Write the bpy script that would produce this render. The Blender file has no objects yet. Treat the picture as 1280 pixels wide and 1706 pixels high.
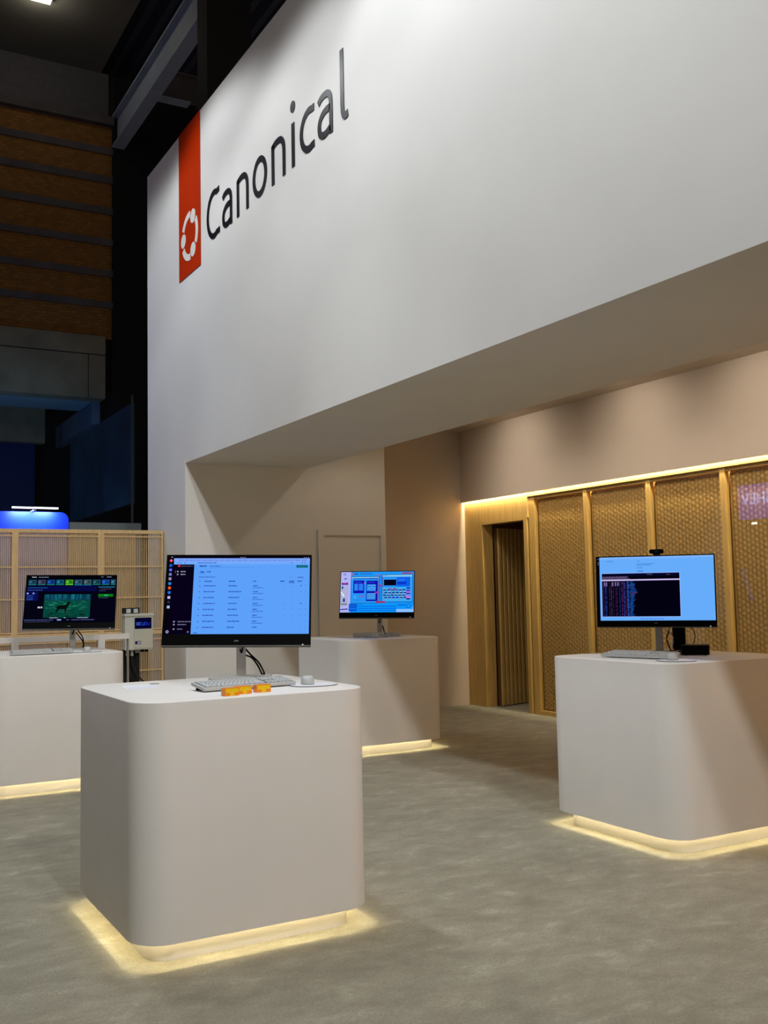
import bpy, bmesh, math, random
from mathutils import Vector, Matrix
random.seed(7)
R = math.radians
S = bpy.context.scene
COL = S.collection

# ------------------------------------------------------------------ camera, world, lights, exposure
def look_matrix(yaw, pitch, roll, loc):
    f = Vector((math.sin(yaw) * math.cos(pitch), math.cos(yaw) * math.cos(pitch), math.sin(pitch)))
    r0 = Vector((math.cos(yaw), -math.sin(yaw), 0))
    u0 = r0.cross(f)
    r = r0 * math.cos(roll) + u0 * math.sin(roll)
    u = -r0 * math.sin(roll) + u0 * math.cos(roll)
    m = Matrix(((r.x, u.x, -f.x, loc[0]), (r.y, u.y, -f.y, loc[1]), (r.z, u.z, -f.z, loc[2]), (0, 0, 0, 1)))
    return m
cd = bpy.data.cameras.new('camera')
cam = bpy.data.objects.new('camera', cd)
COL.objects.link(cam)
cd.sensor_fit = 'VERTICAL'
cd.sensor_height = 36.0
cd.sensor_width = 27.0
cd.lens = 35.506
cd.clip_end = 200
cam.matrix_world = look_matrix(R(29.5917), R(4.6185), R(-1.1968), (0, 0, 1.4736))
S.camera = cam

w = bpy.data.worlds.new('hall_air')
S.world = w
w.use_nodes = True
w.node_tree.nodes['Background'].inputs[0].default_value = (1.0, 0.86, 0.70, 1)
w.node_tree.nodes['Background'].inputs[1].default_value = 0.125

S.view_settings.view_transform = 'Standard'
S.view_settings.look = 'None'
S.view_settings.exposure = 0.0
S.view_settings.gamma = 1.0
S.view_settings.use_curve_mapping = False

def spot(name, loc, target, power, size, blend, color, radius):
    d = bpy.data.lights.new(name, 'SPOT')
    d.energy = power; d.spot_size = R(size); d.spot_blend = blend
    d.color = color; d.shadow_soft_size = radius
    o = bpy.data.objects.new(name, d); COL.objects.link(o)
    o.location = loc
    o.rotation_euler = (Vector(target) - Vector(loc)).to_track_quat('-Z', 'Y').to_euler()
    return o
NEUTRAL = (0.955, 0.99, 1.0)
WARM = (1.0, 0.875, 0.71)
# stage floods on the truss in front of the header wall: two rows
for y, p in ((-1.0, 60), (3.0, 255), (7.0, 250), (11.0, 110)):
    spot('truss_flood', (1.09, y, 7.4), (2.3, y + 0.2, 0.0), p, 118, 0.25, NEUTRAL, 0.17)
for y, p in ((1.0, 70), (5.2, 220), (9.5, 150)):
    spot('truss_flood', (1.94, y, 7.4), (2.5, y, 0.0), p, 124 if y > 9 else 110, 0.3, NEUTRAL, 0.17)
spot('truss_flood', (1.09, 7.8, 7.4), (3.0, 5.6, 0.0), 290, 44, 0.8, NEUTRAL, 0.17)  # extra spot added to brighten the carpet between the pedestals
# the nearest two truss floods are turned down the length of the stand
spot('truss_flood', (1.09, -5.0, 7.4), (2.3, 9.0, 0.6), 860, 54, 0.6, (0.98, 0.975, 0.95), 0.13)
spot('truss_flood', (1.94, -4.0, 7.4), (2.9, 9.5, 0.6), 640, 54, 0.6, (0.98, 0.975, 0.95), 0.13)
# washers added under the niche ceiling to light the lattice evenly, then downlights
for k in range(9):
    spot('niche_wash_fill', (6.3, 10.0 - 0.8 * k, 3.57), (7.62, 10.0 - 0.8 * k, 1.4), 36, 92, 1.0, WARM, 0.15)
for y in (9.75, 7.72, 6.15, 4.6, 3.0):
    spot('niche_downlight', (6.55, y, 3.57), (7.5, y, 2.75), 42, 130, 1.0, WARM, 0.1)
for y in (9.3, 6.8, 4.3, 1.8, -0.7):
    spot('niche_downlight', (5.55, y, 3.58), (5.55, y, 0.0), 18, 150, 0.5, WARM, 0.06)
# cool light of the neighbouring stands at the left, and unseen spots for the far hall
spot('neighbour_flood', (-6, 13.5, 7), (3.5, 11.3, 3.0), 480, 34, 0.7, (0.62, 0.78, 1.0), 0.4)
spot('hall_wall_fill', (0.5, 12, 12.5), (4.5, 26, 9), 110, 100, 0.8, (1.0, 0.85, 0.62), 0.3)  # unseen warm spot added to light the far brick wall
spot('hall_blue', (3.6, 22.5, 3.0), (4.6, 30, 6.6), 250, 80, 0.8, (0.2, 0.55, 1.0), 0.3)

# ------------------------------------------------------------------ helpers
def lin(c):
    return tuple(((x / 255) / 12.92 if x / 255 <= 0.04045 else ((x / 255 + 0.055) / 1.055) ** 2.4) for x in c)
MATS = {}
def mat(name, rgb, rough=0.6, metal=0.0, vary=0.0, scale=8.0, stretch=(1, 1, 1), bump=0.0, spec=0.5, emit=None, estr=1.0):
    if name in MATS: return MATS[name]
    m = bpy.data.materials.new(name); m.use_nodes = True
    nt = m.node_tree; b = nt.nodes['Principled BSDF']
    c = lin(rgb)
    b.inputs['Base Color'].default_value = (*c, 1)
    b.inputs['Roughness'].default_value = rough
    b.inputs['Metallic'].default_value = metal
    b.inputs['Specular IOR Level'].default_value = spec
    if emit:
        b.inputs['Emission Color'].default_value = (*lin(emit), 1)
        b.inputs['Emission Strength'].default_value = estr
    if vary or bump:
        tc = nt.nodes.new('ShaderNodeTexCoord'); mp = nt.nodes.new('ShaderNodeMapping')
        mp.inputs['Scale'].default_value = stretch
        n = nt.nodes.new('ShaderNodeTexNoise'); n.inputs['Scale'].default_value = scale; n.inputs['Detail'].default_value = 6
        nt.links.new(tc.outputs['Object'], mp.inputs[0]); nt.links.new(mp.outputs[0], n.inputs['Vector'])
        if vary:
            rp = nt.nodes.new('ShaderNodeValToRGB')
            rp.color_ramp.elements[0].position = 0.3; rp.color_ramp.elements[1].position = 0.7
            rp.color_ramp.elements[0].color = (*[max(0, x * (1 - vary)) for x in c], 1)
            rp.color_ramp.elements[1].color = (*[min(1, x * (1 + vary)) for x in c], 1)
            nt.links.new(n.outputs[0], rp.inputs[0]); nt.links.new(rp.outputs[0], b.inputs['Base Color'])
        if bump:
            bp = nt.nodes.new('ShaderNodeBump'); bp.inputs['Strength'].default_value = bump; bp.inputs['Distance'].default_value = 0.01
            nt.links.new(n.outputs[0], bp.inputs['Height']); nt.links.new(bp.outputs[0], b.inputs['Normal'])
    MATS[name] = m
    return m
def emission(name, rgb, strength):
    if name in MATS: return MATS[name]
    m = bpy.data.materials.new(name); m.use_nodes = True
    nt = m.node_tree; nt.nodes.clear()
    e = nt.nodes.new('ShaderNodeEmission'); out = nt.nodes.new('ShaderNodeOutputMaterial')
    e.inputs[0].default_value = (*lin(rgb), 1); e.inputs[1].default_value = strength
    nt.links.new(e.outputs[0], out.inputs[0])
    MATS[name] = m
    return m

class MB:
    """collects vertices and faces for ONE mesh object"""
    def __init__(s): s.v = []; s.f = []; s.sm = []
    def add(s, vs, fs, smooth=False):
        o = len(s.v); s.v += [tuple(p) for p in vs]
        for f in fs: s.f.append([i + o for i in f]); s.sm.append(smooth)
        return s
    def box(s, x0, x1, y0, y1, z0, z1):
        return s.add([(x0, y0, z0), (x1, y0, z0), (x1, y1, z0), (x0, y1, z0), (x0, y0, z1), (x1, y0, z1), (x1, y1, z1), (x0, y1, z1)],
                     [(0, 3, 2, 1), (4, 5, 6, 7), (0, 1, 5, 4), (1, 2, 6, 5), (2, 3, 7, 6), (3, 0, 4, 7)])
    def quad(s, a, b, c, d): return s.add([a, b, c, d], [(0, 1, 2, 3)])
    def prism(s, pts, z0, z1, bevel=0.0):
        """pts counter-clockwise in xy, extruded in z, optional small chamfer at the top"""
        n = len(pts); rings = [[(x, y, z0) for x, y in pts]]
        if bevel:
            cx = sum(p[0] for p in pts) / n; cy = sum(p[1] for p in pts) / n
            rings.append([(x, y, z1 - bevel) for x, y in pts])
            for k, (q, h) in enumerate(((0.3, 0.7), (1, 1))):
                rg = []
                for i in range(n):
                    x, y = pts[i]; dx, dy = x - cx, y - cy; L = math.hypot(dx, dy) or 1
                    rg.append((x - dx / L * bevel * q, y - dy / L * bevel * q, z1 - bevel + bevel * h))
                rings.append(rg)
        else: rings.append([(x, y, z1) for x, y in pts])
        return s.rings(rings)
    def rings(s, rings, cap0=True, cap1=True, smooth=False):
        n = len(rings[0]); vs = [p for r in rings for p in r]; fs = []
        o = len(s.v)
        s.v += [tuple(p) for p in vs]
        for k in range(len(rings) - 1):
            for i in range(n):
                j = (i + 1) % n
                s.f.append([o + k * n + i, o + k * n + j, o + (k + 1) * n + j, o + (k + 1) * n + i]); s.sm.append(smooth)
        if cap0: s.f.append([o + i for i in reversed(range(n))]); s.sm.append(False)
        if cap1: s.f.append([o + (len(rings) - 1) * n + i for i in range(n)]); s.sm.append(False)
        return s
    def tube(s, pts, r, n=8):
        """round tube along a smoothed polyline"""
        P = smooth_path(pts)
        rings = []; up = Vector((0, 0, 1))
        for i, p in enumerate(P):
            t = (P[min(i + 1, len(P) - 1)] - P[max(i - 1, 0)]).normalized()
            a = t.cross(up)
            if a.length < 1e-3: a = t.cross(Vector((1, 0, 0)))
            a.normalize(); b = t.cross(a)
            rings.append([p + a * (r * math.cos(2 * math.pi * k / n)) + b * (r * math.sin(2 * math.pi * k / n)) for k in range(n)])
        return s.rings(rings, smooth=True)
    def build(s, name, m, parent=None, kind=None, loc=None, rot=None):
        me = bpy.data.meshes.new(name)
        me.from_pydata(s.v, [], s.f); me.update()
        for p, q in zip(me.polygons, s.sm): p.use_smooth = q
        if m: me.materials.append(m)
        o = bpy.data.objects.new(name, me); COL.objects.link(o)
        if parent: o.parent = parent
        if kind: o['kind'] = kind
        if loc: o.location = loc
        if rot: o.rotation_euler = rot
        return o
def smooth_path(pts, k=6):
    P = [Vector(p) for p in pts]
    if len(P) < 3: return P
    out = []
    for i in range(len(P) - 1):
        p0 = P[max(i - 1, 0)]; p1 = P[i]; p2 = P[i + 1]; p3 = P[min(i + 2, len(P) - 1)]
        for q in range(k):
            t = q / k
            out.append(0.5 * ((2 * p1) + (p2 - p0) * t + (2 * p0 - 5 * p1 + 4 * p2 - p3) * t * t + (3 * p1 - p0 - 3 * p2 + p3) * t ** 3))
    out.append(P[-1])
    return out
def tag(o, label, cat, group=None, kind=None):
    o['label'] = label; o['category'] = cat
    if group: o['group'] = group
    if kind: o['kind'] = kind
    return o
def thing(name, label, cat, loc=(0, 0, 0), rz=0.0, group=None):
    o = bpy.data.objects.new(name, None); COL.objects.link(o)
    o.empty_display_size = 0.1
    o.location = loc; o.rotation_euler = (0, 0, rz)
    return tag(o, label, cat, group)
def setting(name, label, loc=(0, 0, 0)):
    o = bpy.data.objects.new(name, None); COL.objects.link(o); o.location = loc
    o['kind'] = 'structure'; o['label'] = label
    return o
def copy_tree(o, loc, rz=None, label=None):
    def rec(a, par):
        c = a.copy(); COL.objects.link(c)
        if par: c.parent = par
        for ch in list(a.children): rec(ch, c)
        return c
    r = rec(o, None); r.location = loc
    if rz is not None: r.rotation_euler = (0, 0, rz)
    if label: r['label'] = label
    return r
def rrect(x0, x1, y0, y1, r, n=10):
    out = []
    for cx, cy, a0 in ((x1 - r, y1 - r, 0), (x0 + r, y1 - r, 90), (x0 + r, y0 + r, 180), (x1 - r, y0 + r, 270)):
        for k in range(n + 1):
            a = R(a0 + 90 * k / n); out.append((cx + r * math.cos(a), cy + r * math.sin(a)))
    return out
def ribbon(pts, t, closed=False):
    """polyline with even thickness -> (left side, right side) point lists"""
    P = [Vector((a, b)) for a, b in pts]; n = len(P); L = []; Q = []
    for i in range(n):
        if closed: a, b = P[i - 1], P[(i + 1) % n]
        else: a, b = P[max(i - 1, 0)], P[min(i + 1, n - 1)]
        d1 = (P[i] - a).normalized() if (P[i] - a).length > 1e-9 else (b - P[i]).normalized()
        d2 = (b - P[i]).normalized() if (b - P[i]).length > 1e-9 else d1
        nn = (Vector((-d1.y, d1.x)) + Vector((-d2.y, d2.x))).normalized()
        L.append(P[i] + nn * t / 2); Q.append(P[i] - nn * t / 2)
    return L, Q
def spline2(pts, k=6):
    return [(p.x, p.y) for p in smooth_path([(a, b, 0) for a, b in pts], k)]
def stroke_mesh(mb, pts, t, fn, depth, closed=False):
    """a flat stroke of thickness t in a plane; fn(s, z, d) -> 3D point"""
    L, Q = ribbon(pts, t, closed); n = len(L)
    vs = []
    for i in range(n):
        vs += [fn(L[i].x, L[i].y, 0), fn(Q[i].x, Q[i].y, 0), fn(L[i].x, L[i].y, depth), fn(Q[i].x, Q[i].y, depth)]
    fs = []
    for i in range(n if closed else n - 1):
        a = 4 * i; b = 4 * ((i + 1) % n)
        fs += [(a + 2, a + 3, b + 3, b + 2), (a, a + 2, b + 2, b), (a + 1, b + 1, b + 3, a + 3)]
    if not closed:
        e = 4 * (n - 1)
        fs += [(0, 1, 3, 2), (e, e + 2, e + 3, e + 1)]
    mb.add(vs, fs)
def disc(mb, cx, cz, rx, rz, fn, depth, n=24):
    pts = [(cx + rx * math.cos(2 * math.pi * k / n), cz + rz * math.sin(2 * math.pi * k / n)) for k in range(n)]
    poly(mb, pts, fn, depth)
def poly(mb, pts, fn, depth):
    n = len(pts)
    vs = [fn(a, b, 0) for a, b in pts] + [fn(a, b, depth) for a, b in pts]
    mb.add(vs, [tuple(range(n, 2 * n))] + [(i, (i + 1) % n, n + (i + 1) % n, n + i) for i in range(n)])

# ------------------------------------------------------------------ materials
WHITE = mat('white_laminate', (233, 230, 226), 0.45, vary=0.02, scale=3)
PAINT = mat('matt_wall_paint', (228, 227, 225), 0.75, vary=0.025, scale=1.5, bump=0.04)
PAINTW = mat('warm_wall_paint', (198, 184, 170), 0.8, vary=0.02, scale=1.5, bump=0.04)
OAK = mat('oak_veneer', (194, 160, 92), 0.5, vary=0.16, scale=5, stretch=(9, 9, 0.6), bump=0.05)
OAKD = mat('oak_board', (168, 124, 62), 0.6, vary=0.12, scale=5, stretch=(9, 9, 0.6))
LATT = mat('lattice_oak', (206, 170, 100), 0.5)
PINE = mat('pine_slat', (218, 184, 132), 0.55, vary=0.10, scale=6, stretch=(6, 6, 0.7))
BLACK = mat('black_plastic', (6, 7, 8), 0.4, spec=0.06)
BLACKM = mat('black_matt', (9, 9, 11), 0.8)
SILVER = mat('silver_metal', (196, 194, 190), 0.4, metal=0.25)
GREYP = mat('pale_grey_plastic', (190, 193, 193), 0.5, vary=0.02)
KEY = mat('keycap_grey', (196, 199, 199), 0.5)
KEYGAP = mat('keyboard_gap', (84, 88, 92), 0.6)
ORANGE = mat('orange_vinyl', (186, 46, 2), 0.6, spec=0.08, vary=0.03, scale=3)
VINYL = mat('black_vinyl', (12, 8, 26), 0.36, spec=0.55)
LOGOW = mat('white_vinyl', (238, 236, 232), 0.5)
LED = emission('warm_led', (255, 236, 184), 95.0)
CONC = mat('old_concrete', (120, 112, 96), 0.9, vary=0.25, scale=1.3, bump=0.2)
STEEL = mat('painted_steel', (160, 172, 196), 0.5, vary=0.08, scale=2)
DARKSTEEL = mat('dark_steel', (10, 11, 18), 0.7, vary=0.1)
AMBER = mat('amber_plastic', (250, 146, 8), 0.25, spec=0.6)
YELLOW = mat('yellow_plastic', (252, 204, 8), 0.35)
MATPAD = mat('pad_white', (225, 226, 232), 0.7)
PADEDGE = mat('pad_edge', (40, 40, 60), 0.7)

def carpet():
    m = bpy.data.materials.new('grey_beige_carpet'); m.use_nodes = True
    nt = m.node_tree; b = nt.nodes['Principled BSDF']; N = nt.nodes.new; L = nt.links.new
    b.inputs['Roughness'].default_value = 0.95; b.inputs['Specular IOR Level'].default_value = 0.15
    b.inputs['Sheen Weight'].default_value = 0.15
    tc = N('ShaderNodeTexCoord'); mp = N('ShaderNodeMapping'); mp.inputs['Scale'].default_value = (1.0, 1.6, 1)
    mp.inputs['Rotation'].default_value = (0, 0, 0.5)
    L(tc.outputs['Object'], mp.inputs[0])
    n1 = N('ShaderNodeTexNoise'); n1.inputs['Scale'].default_value = 4.2; n1.inputs['Detail'].default_value = 12; n1.inputs['Roughness'].default_value = 0.74; n1.inputs['Distortion'].default_value = 0.25
    n2 = N('ShaderNodeTexNoise'); n2.inputs['Scale'].default_value = 95; n2.inputs['Detail'].default_value = 6; n2.inputs['Roughness'].default_value = 0.7
    n3 = N('ShaderNodeTexNoise'); n3.inputs['Scale'].default_value = 1.1; n3.inputs['Detail'].default_value = 3
    L(mp.outputs[0], n1.inputs['Vector']); L(tc.outputs['Object'], n2.inputs['Vector']); L(mp.outputs[0], n3.inputs['Vector'])
    r1 = N('ShaderNodeValToRGB'); e = r1.color_ramp.elements
    e[0].position = 0.37; e[1].position = 0.72
    e[0].color = (*lin((143, 139, 123)), 1); e[1].color = (*lin((190, 186, 170)), 1)
    k = e.new(0.56); k.color = (*lin((160, 156, 139)), 1)
    L(n1.outputs[0], r1.inputs[0])
    mx = N('ShaderNodeMix'); mx.data_type = 'RGBA'; mx.blend_type = 'MULTIPLY'; mx.inputs[0].default_value = 0.85
    r2 = N('ShaderNodeValToRGB'); r2.color_ramp.elements[0].position = 0.3; r2.color_ramp.elements[1].position = 0.7
    r2.color_ramp.elements[0].color = (0.62, 0.62, 0.62, 1); r2.color_ramp.elements[1].color = (1.12, 1.12, 1.12, 1)
    L(n2.outputs[0], r2.inputs[0]); L(r1.outputs[0], mx.inputs[6]); L(r2.outputs[0], mx.inputs[7])
    mx2 = N('ShaderNodeMix'); mx2.data_type = 'RGBA'; mx2.blend_type = 'MULTIPLY'; mx2.inputs[0].default_value = 0.5
    r3 = N('ShaderNodeValToRGB'); r3.color_ramp.elements[0].position = 0.35; r3.color_ramp.elements[1].position = 0.65
    r3.color_ramp.elements[0].color = (0.8, 0.8, 0.78, 1); r3.color_ramp.elements[1].color = (1, 1, 1, 1)
    L(n3.outputs[0], r3.inputs[0]); L(mx.outputs[2], mx2.inputs[6]); L(r3.outputs[0], mx2.inputs[7])
    L(mx2.outputs[2], b.inputs['Base Color'])
    bp = N('ShaderNodeBump'); bp.inputs['Strength'].default_value = 0.5; bp.inputs['Distance'].default_value = 0.006
    L(n2.outputs[0], bp.inputs['Height']); L(bp.outputs[0], b.inputs['Normal'])
    return m
def brick_mat():
    m = bpy.data.materials.new('brown_brickwork'); m.use_nodes = True
    nt = m.node_tree; b = nt.nodes['Principled BSDF']; N = nt.nodes.new; L = nt.links.new
    b.inputs['Roughness'].default_value = 0.9
    tc = N('ShaderNodeTexCoord'); mp = N('ShaderNodeMapping'); mp.inputs['Rotation'].default_value = (R(90), 0, 0)
    L(tc.outputs['Object'], mp.inputs[0])
    br = N('ShaderNodeTexBrick'); br.inputs['Scale'].default_value = 3.0
    br.inputs['Color1'].default_value = (*lin((140, 96, 42)), 1); br.inputs['Color2'].default_value = (*lin((118, 80, 36)), 1)
    br.inputs['Mortar'].default_value = (*lin((104, 74, 36)), 1); br.inputs['Mortar Size'].default_value = 0.02
    L(mp.outputs[0], br.inputs['Vector']); L(br.outputs[0], b.inputs['Base Color'])
    return m
def glass_mat():
    m = bpy.data.materials.new('clear_pane'); m.use_nodes = True
    nt = m.node_tree; nt.nodes.clear(); N = nt.nodes.new; L = nt.links.new
    out = N('ShaderNodeOutputMaterial'); t = N('ShaderNodeBsdfTransparent'); g = N('ShaderNodeBsdfGlossy'); mx = N('ShaderNodeMixShader')
    g.inputs['Roughness'].default_value = 0.0
    lw = N('ShaderNodeLayerWeight'); lw.inputs['Blend'].default_value = 0.5      # Schlick's Fresnel, the same from both sides of the thin pane
    pw = N('ShaderNodeMath'); pw.operation = 'POWER'; pw.inputs[1].default_value = 5.0
    f = N('ShaderNodeMath'); f.operation = 'MULTIPLY_ADD'; f.inputs[1].default_value = 0.93; f.inputs[2].default_value = 0.07
    L(lw.outputs['Facing'], pw.inputs[0]); L(pw.outputs[0], f.inputs[0]); L(f.outputs[0], mx.inputs[0]); L(t.outputs[0], mx.inputs[1]); L(g.outputs[0], mx.inputs[2]); L(mx.outputs[0], out.inputs[0])
    return m
CARPET = carpet(); BRICK = brick_mat(); PANE = glass_mat()

# ------------------------------------------------------------------ setting
MB().box(-14, 12, -6, 40, -0.1, 0).build('floor', CARPET, kind='structure')

XW, ZS, ZT = 3.5, 2.93, 6.65           # header wall plane, soffit height, top
wf = setting('wall_front', 'tall white header wall carried by a pillar at its far end')
MB().box(XW, 4.95, -6, 11.9, ZS, ZT).build('header', PAINT, wf)
MB().box(XW, 5.98, 10.5, 11.9, 0, ZS).build('pillar', PAINT, wf)
MB().box(4.95, 5.98, 10.5, 11.9, ZS, 3.9).build('pillar_top', PAINT, wf)
MB().box(XW - 0.004, XW, 10.5, 10.93, 0.0, ZS + 0.03).build('pillar_facing', PAINT, wf)
MB().box(5.98, 7.69, 11.14, 11.3, 0, 3.9).build('wall_back', PAINTW, kind='structure')
# inner niche ceiling and the painted fascia over the wooden wall
MB().box(4.95, 8.0, -6, 11.9, 3.6, 3.75).build('ceiling', PAINTW, kind='structure')
MB().box(7.505, 7.522, -6, 11.14, 2.654, 3.6).build('trim_1', PAINTW, kind='structure')
wr = setting('wall_right', 'oak clad back wall of the niche with a doorway at its left end')
MB().box(7.72, 7.80, -6, 9.80, 0, 3.6).build('backing_board', OAKD, wr)
MB().box(7.56, 7.69, 10.78, 11.14, 0, 3.6).build('cladding', OAK, wr)
MB().box(7.56, 7.69, 9.78, 10.78, 2.36, 3.6).build('cladding', OAK, wr)
MB().box(7.66, 7.72, 9.60, 9.80, 0, 3.6).build('cladding', OAK, wr)
mb = MB(); y = -6.0
while y < 11.1:
    mb.quad((7.5245, y, 2.685), (7.5245, y + 0.2, 2.685), (7.5245, y + 0.2, 2.72), (7.5245, y, 2.72))
    mb.quad((7.526, y, 2.84), (7.526, y + 0.2, 2.84), (7.548, y + 0.2, 2.84), (7.548, y, 2.84)); y += 0.2
mb.build('cove_light', emission('cove_led', (255, 236, 190), 165.0), wr)
# doorway 1: casing, lining and the fluted leaf standing ajar
d1 = setting('door_1', 'oak doorway with a fluted door standing ajar')
MB().box(7.555, 7.72, 10.74, 10.785, 0, 2.375).build('door_jamb', OAK, d1)
MB().box(7.555, 7.72, 9.80, 9.865, 0, 2.375).build('door_jamb', OAK, d1)
MB().box(7.555, 7.72, 9.865, 10.74, 2.335, 2.375).build('door_head', OAK, d1)
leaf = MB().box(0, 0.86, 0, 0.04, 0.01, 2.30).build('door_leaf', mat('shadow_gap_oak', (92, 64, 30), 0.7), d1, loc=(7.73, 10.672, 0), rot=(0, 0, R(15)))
bm_ = MB()
pts = [(-0.031, 0), (-0.031, -0.018), (-0.022, -0.027), (0.022, -0.027), (0.031, -0.018), (0.031, 0)]
bm_.prism(pts, 0.012, 2.29)
b0 = bm_.build('door_batten', OAK, leaf, loc=(0.04, 0, 0))
for k in range(1, 10):
    c = b0.copy(); COL.objects.link(c); c.location = (0.04 + 0.084 * k, 0, 0); c.parent = leaf
MB().box(7.72, 9.2, 11.16, 11.25, 0, 2.6).build('wall_passage', OAKD, kind='structure')
MB().box(9.1, 9.2, 9.0, 11.2, 0, 2.6).build('wall_passage', OAKD, kind='structure')
MB().box(7.72, 9.2, 9.0, 11.2, 2.45, 2.55).build('ceiling', OAKD, kind='structure')
# white door 2 in the side wall of the pillar
d2 = setting('door_2', 'white flush door with a plain white frame')
fy = 10.5
MB().box(5.07, 5.145, fy - 0.03, fy, 0, 2.22).build('door_frame', PAINT, d2)
MB().box(5.895, 5.965, fy - 0.03, fy, 0, 2.22).build('door_frame', PAINT, d2)
MB().box(5.145, 5.895, fy - 0.03, fy, 2.16, 2.22).build('door_frame', PAINT, d2)
MB().box(5.155, 5.885, fy - 0.004, fy + 0.0, 0.01, 2.15).build('door_leaf', PAINT, d2)

# ------------------------------------------------------------------ lattice panels of the right wall
def lattice_mesh(w_, h_, a=0.053):
    mb = MB()
    dx = a * math.sqrt(3) / 2; nc = int(w_ / dx) + 1; nr = int(h_ / a) + 1
    def bar(p, q, t):
        d = Vector((q[0] - p[0], q[1] - p[1])); L = d.length
        if L < 1e-6: return
        n = Vector((-d.y, d.x)) / L * t / 2
        def cl(v): return (min(max(v[0], 0), w_), min(max(v[1], 0), h_))
        A = [cl((p[0] + n.x, p[1] + n.y)), cl((p[0] - n.x, p[1] - n.y)), cl((q[0] - n.x, q[1] - n.y)), cl((q[0] + n.x, q[1] + n.y))]
        # local x runs along -Y of the world, front is -X
        vs = [(0, -u, v) for u, v in A] + [(0.009, -u, v) for u, v in A]
        mb.add(vs, [(0, 1, 2, 3), (0, 3, 7, 4), (1, 5, 6, 2)])
    for i in range(nc):
        for j in range(nr):
            x = i * dx; z = j * a + (a / 2 if i % 2 else 0)
            nb = [(x, z + a), (x + dx, z + a / 2), (x + dx, z - a / 2)]
            for q in nb:
                if q[0] <= w_ + 0.001 and 0 <= q[1] <= h_: bar((x, z), q, 0.0044)
            if 0.01 < x < w_ - 0.01 and 0.01 < z < h_ - 0.01:
                hx = [(-0.003, -(x + 0.0095 * math.cos(R(60 * k + 30))), z + 0.0095 * math.sin(R(60 * k + 30))) for k in range(6)]
                mb.add(hx + [(0.0, b, c) for a_, b, c in hx], [tuple(range(6))] + [(k, k + 6, (k + 1) % 6 + 6, (k + 1) % 6) for k in range(6)])
            for (p, q) in ((nb[0], nb[1]), (nb[1], nb[2])):
                c = ((x + p[0] + q[0]) / 3, (z + p[1] + q[1]) / 3)
                if 0 <= c[0] <= w_ and 0 <= c[1] <= h_:
                    for e in ((x, z), p, q): bar(c, e, 0.0044)
    return mb
lat_src = None
PY = [9.70, 8.745, 7.76, 6.765, 5.77, 4.775]        # centre lines of the uprights
grp = 'lattice panels along the niche wall'
lab = ['oak lattice panel with star pattern beside the doorway, leftmost of the row',
       'oak lattice panel with star pattern, second from the doorway',
       'oak lattice panel with star pattern behind the webcam monitor, third from the doorway',
       'oak lattice panel whose glass mirrors a blue sign, right of the webcam monitor',
       'oak lattice panel with star pattern at the right picture edge behind the right pedestal']
for i in range(5):
    y1, y0 = PY[i], PY[i + 1]
    w_ = y1 - y0
    t = thing('lattice_panel', lab[i], 'panel', (7.57, y1, 0), 0, grp)
    e = 0.0 if i else 0.045
    f = MB().box(0.006, 0.06, -0.03, 0.034 + e, 0, 2.612).build('stile', OAK, t)
    if i == 4: MB().box(0.006, 0.06, -w_ - 0.034, -w_ + 0.034, 0, 2.612).build('stile', OAK, t)
    MB().box(-0.014, 0.06, -w_ + 0.034, 0.034 + e, 2.612, 2.65).build('top_rail', OAK, t)
    MB().box(0.02, 0.06, -w_ + 0.034, -0.03, 2.575, 2.612).build('inner_rail', OAK, t)
    MB().box(0.0, 0.06, -w_ + 0.034, -0.034, 0.0, 0.05).build('bottom_rail', OAK, t)
    MB().box(0.086, 0.1, -w_ + 0.034, -0.034, 0.02, 2.62).build('back_board', mat('dark_oak_board', (112, 80, 36), 0.6), t)
    if lat_src is None:
        lo = lattice_mesh(w_ - 0.068 - 0.0, 2.525).build('lattice', LATT, t, kind='stuff'); lat_src = lo
    else:
        lo = lat_src.copy(); COL.objects.link(lo); lo.parent = t
        lo.scale = (1, (w_ - 0.068) / (PY[0] - PY[1] - 0.068), 1)
    lo.location = (0.07, -0.034, 0.05)
    MB().quad((0.05, -0.034, 0.05), (0.05, -w_ + 0.034, 0.05), (0.05, -w_ + 0.034, 2.575), (0.05, -0.034, 2.575)).build('glass_pane', PANE, t)

# ------------------------------------------------------------------ banner and lettering on the header wall
fnW = lambda s, z, d: (XW - 0.002 - d, 9.77 - s, z)
bn = thing('logo_banner', 'orange banner with white ring emblem hanging down the header wall', 'banner', (XW, 10.3, 4.97))
def local(o): return lambda s, z, d: tuple(Vector(fnW(s, z, d)) - o.location)
g = local(bn)
bn.location = (XW - 0.012, 10.3, 4.97); g = local(bn)
mb = MB(); poly(mb, [(9.77 - 10.655, 4.965), (9.77 - 9.95, 4.965), (9.77 - 9.95, ZT), (9.77 - 10.655, ZT)], g, 0.006); mb.build('banner_sheet', ORANGE, bn)
cs, cz = 9.77 - 10.285, 5.385
for a in (60, 180, 300):
    mb = MB(); disc(mb, cs + 0.212 * math.cos(R(a)), cz + 0.212 * math.sin(R(a)), 0.078, 0.078, g, 0.010); mb.build('emblem_head', LOGOW, bn)
    mb = MB()
    stroke_mesh(mb, [(cs + 0.235 * math.cos(R(a + 26 + q * 68 / 14)), cz + 0.235 * math.sin(R(a + 26 + q * 68 / 14))) for q in range(15)], 0.072, g, 0.010)
    mb.build('emblem_arc', LOGOW, bn)
lt = thing('wall_lettering', 'large thin black lettering along the white header wall', 'lettering', (XW, 9.5, 5.11))
h_ = local(lt); Z0 = 5.11; T = 0.057
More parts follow.
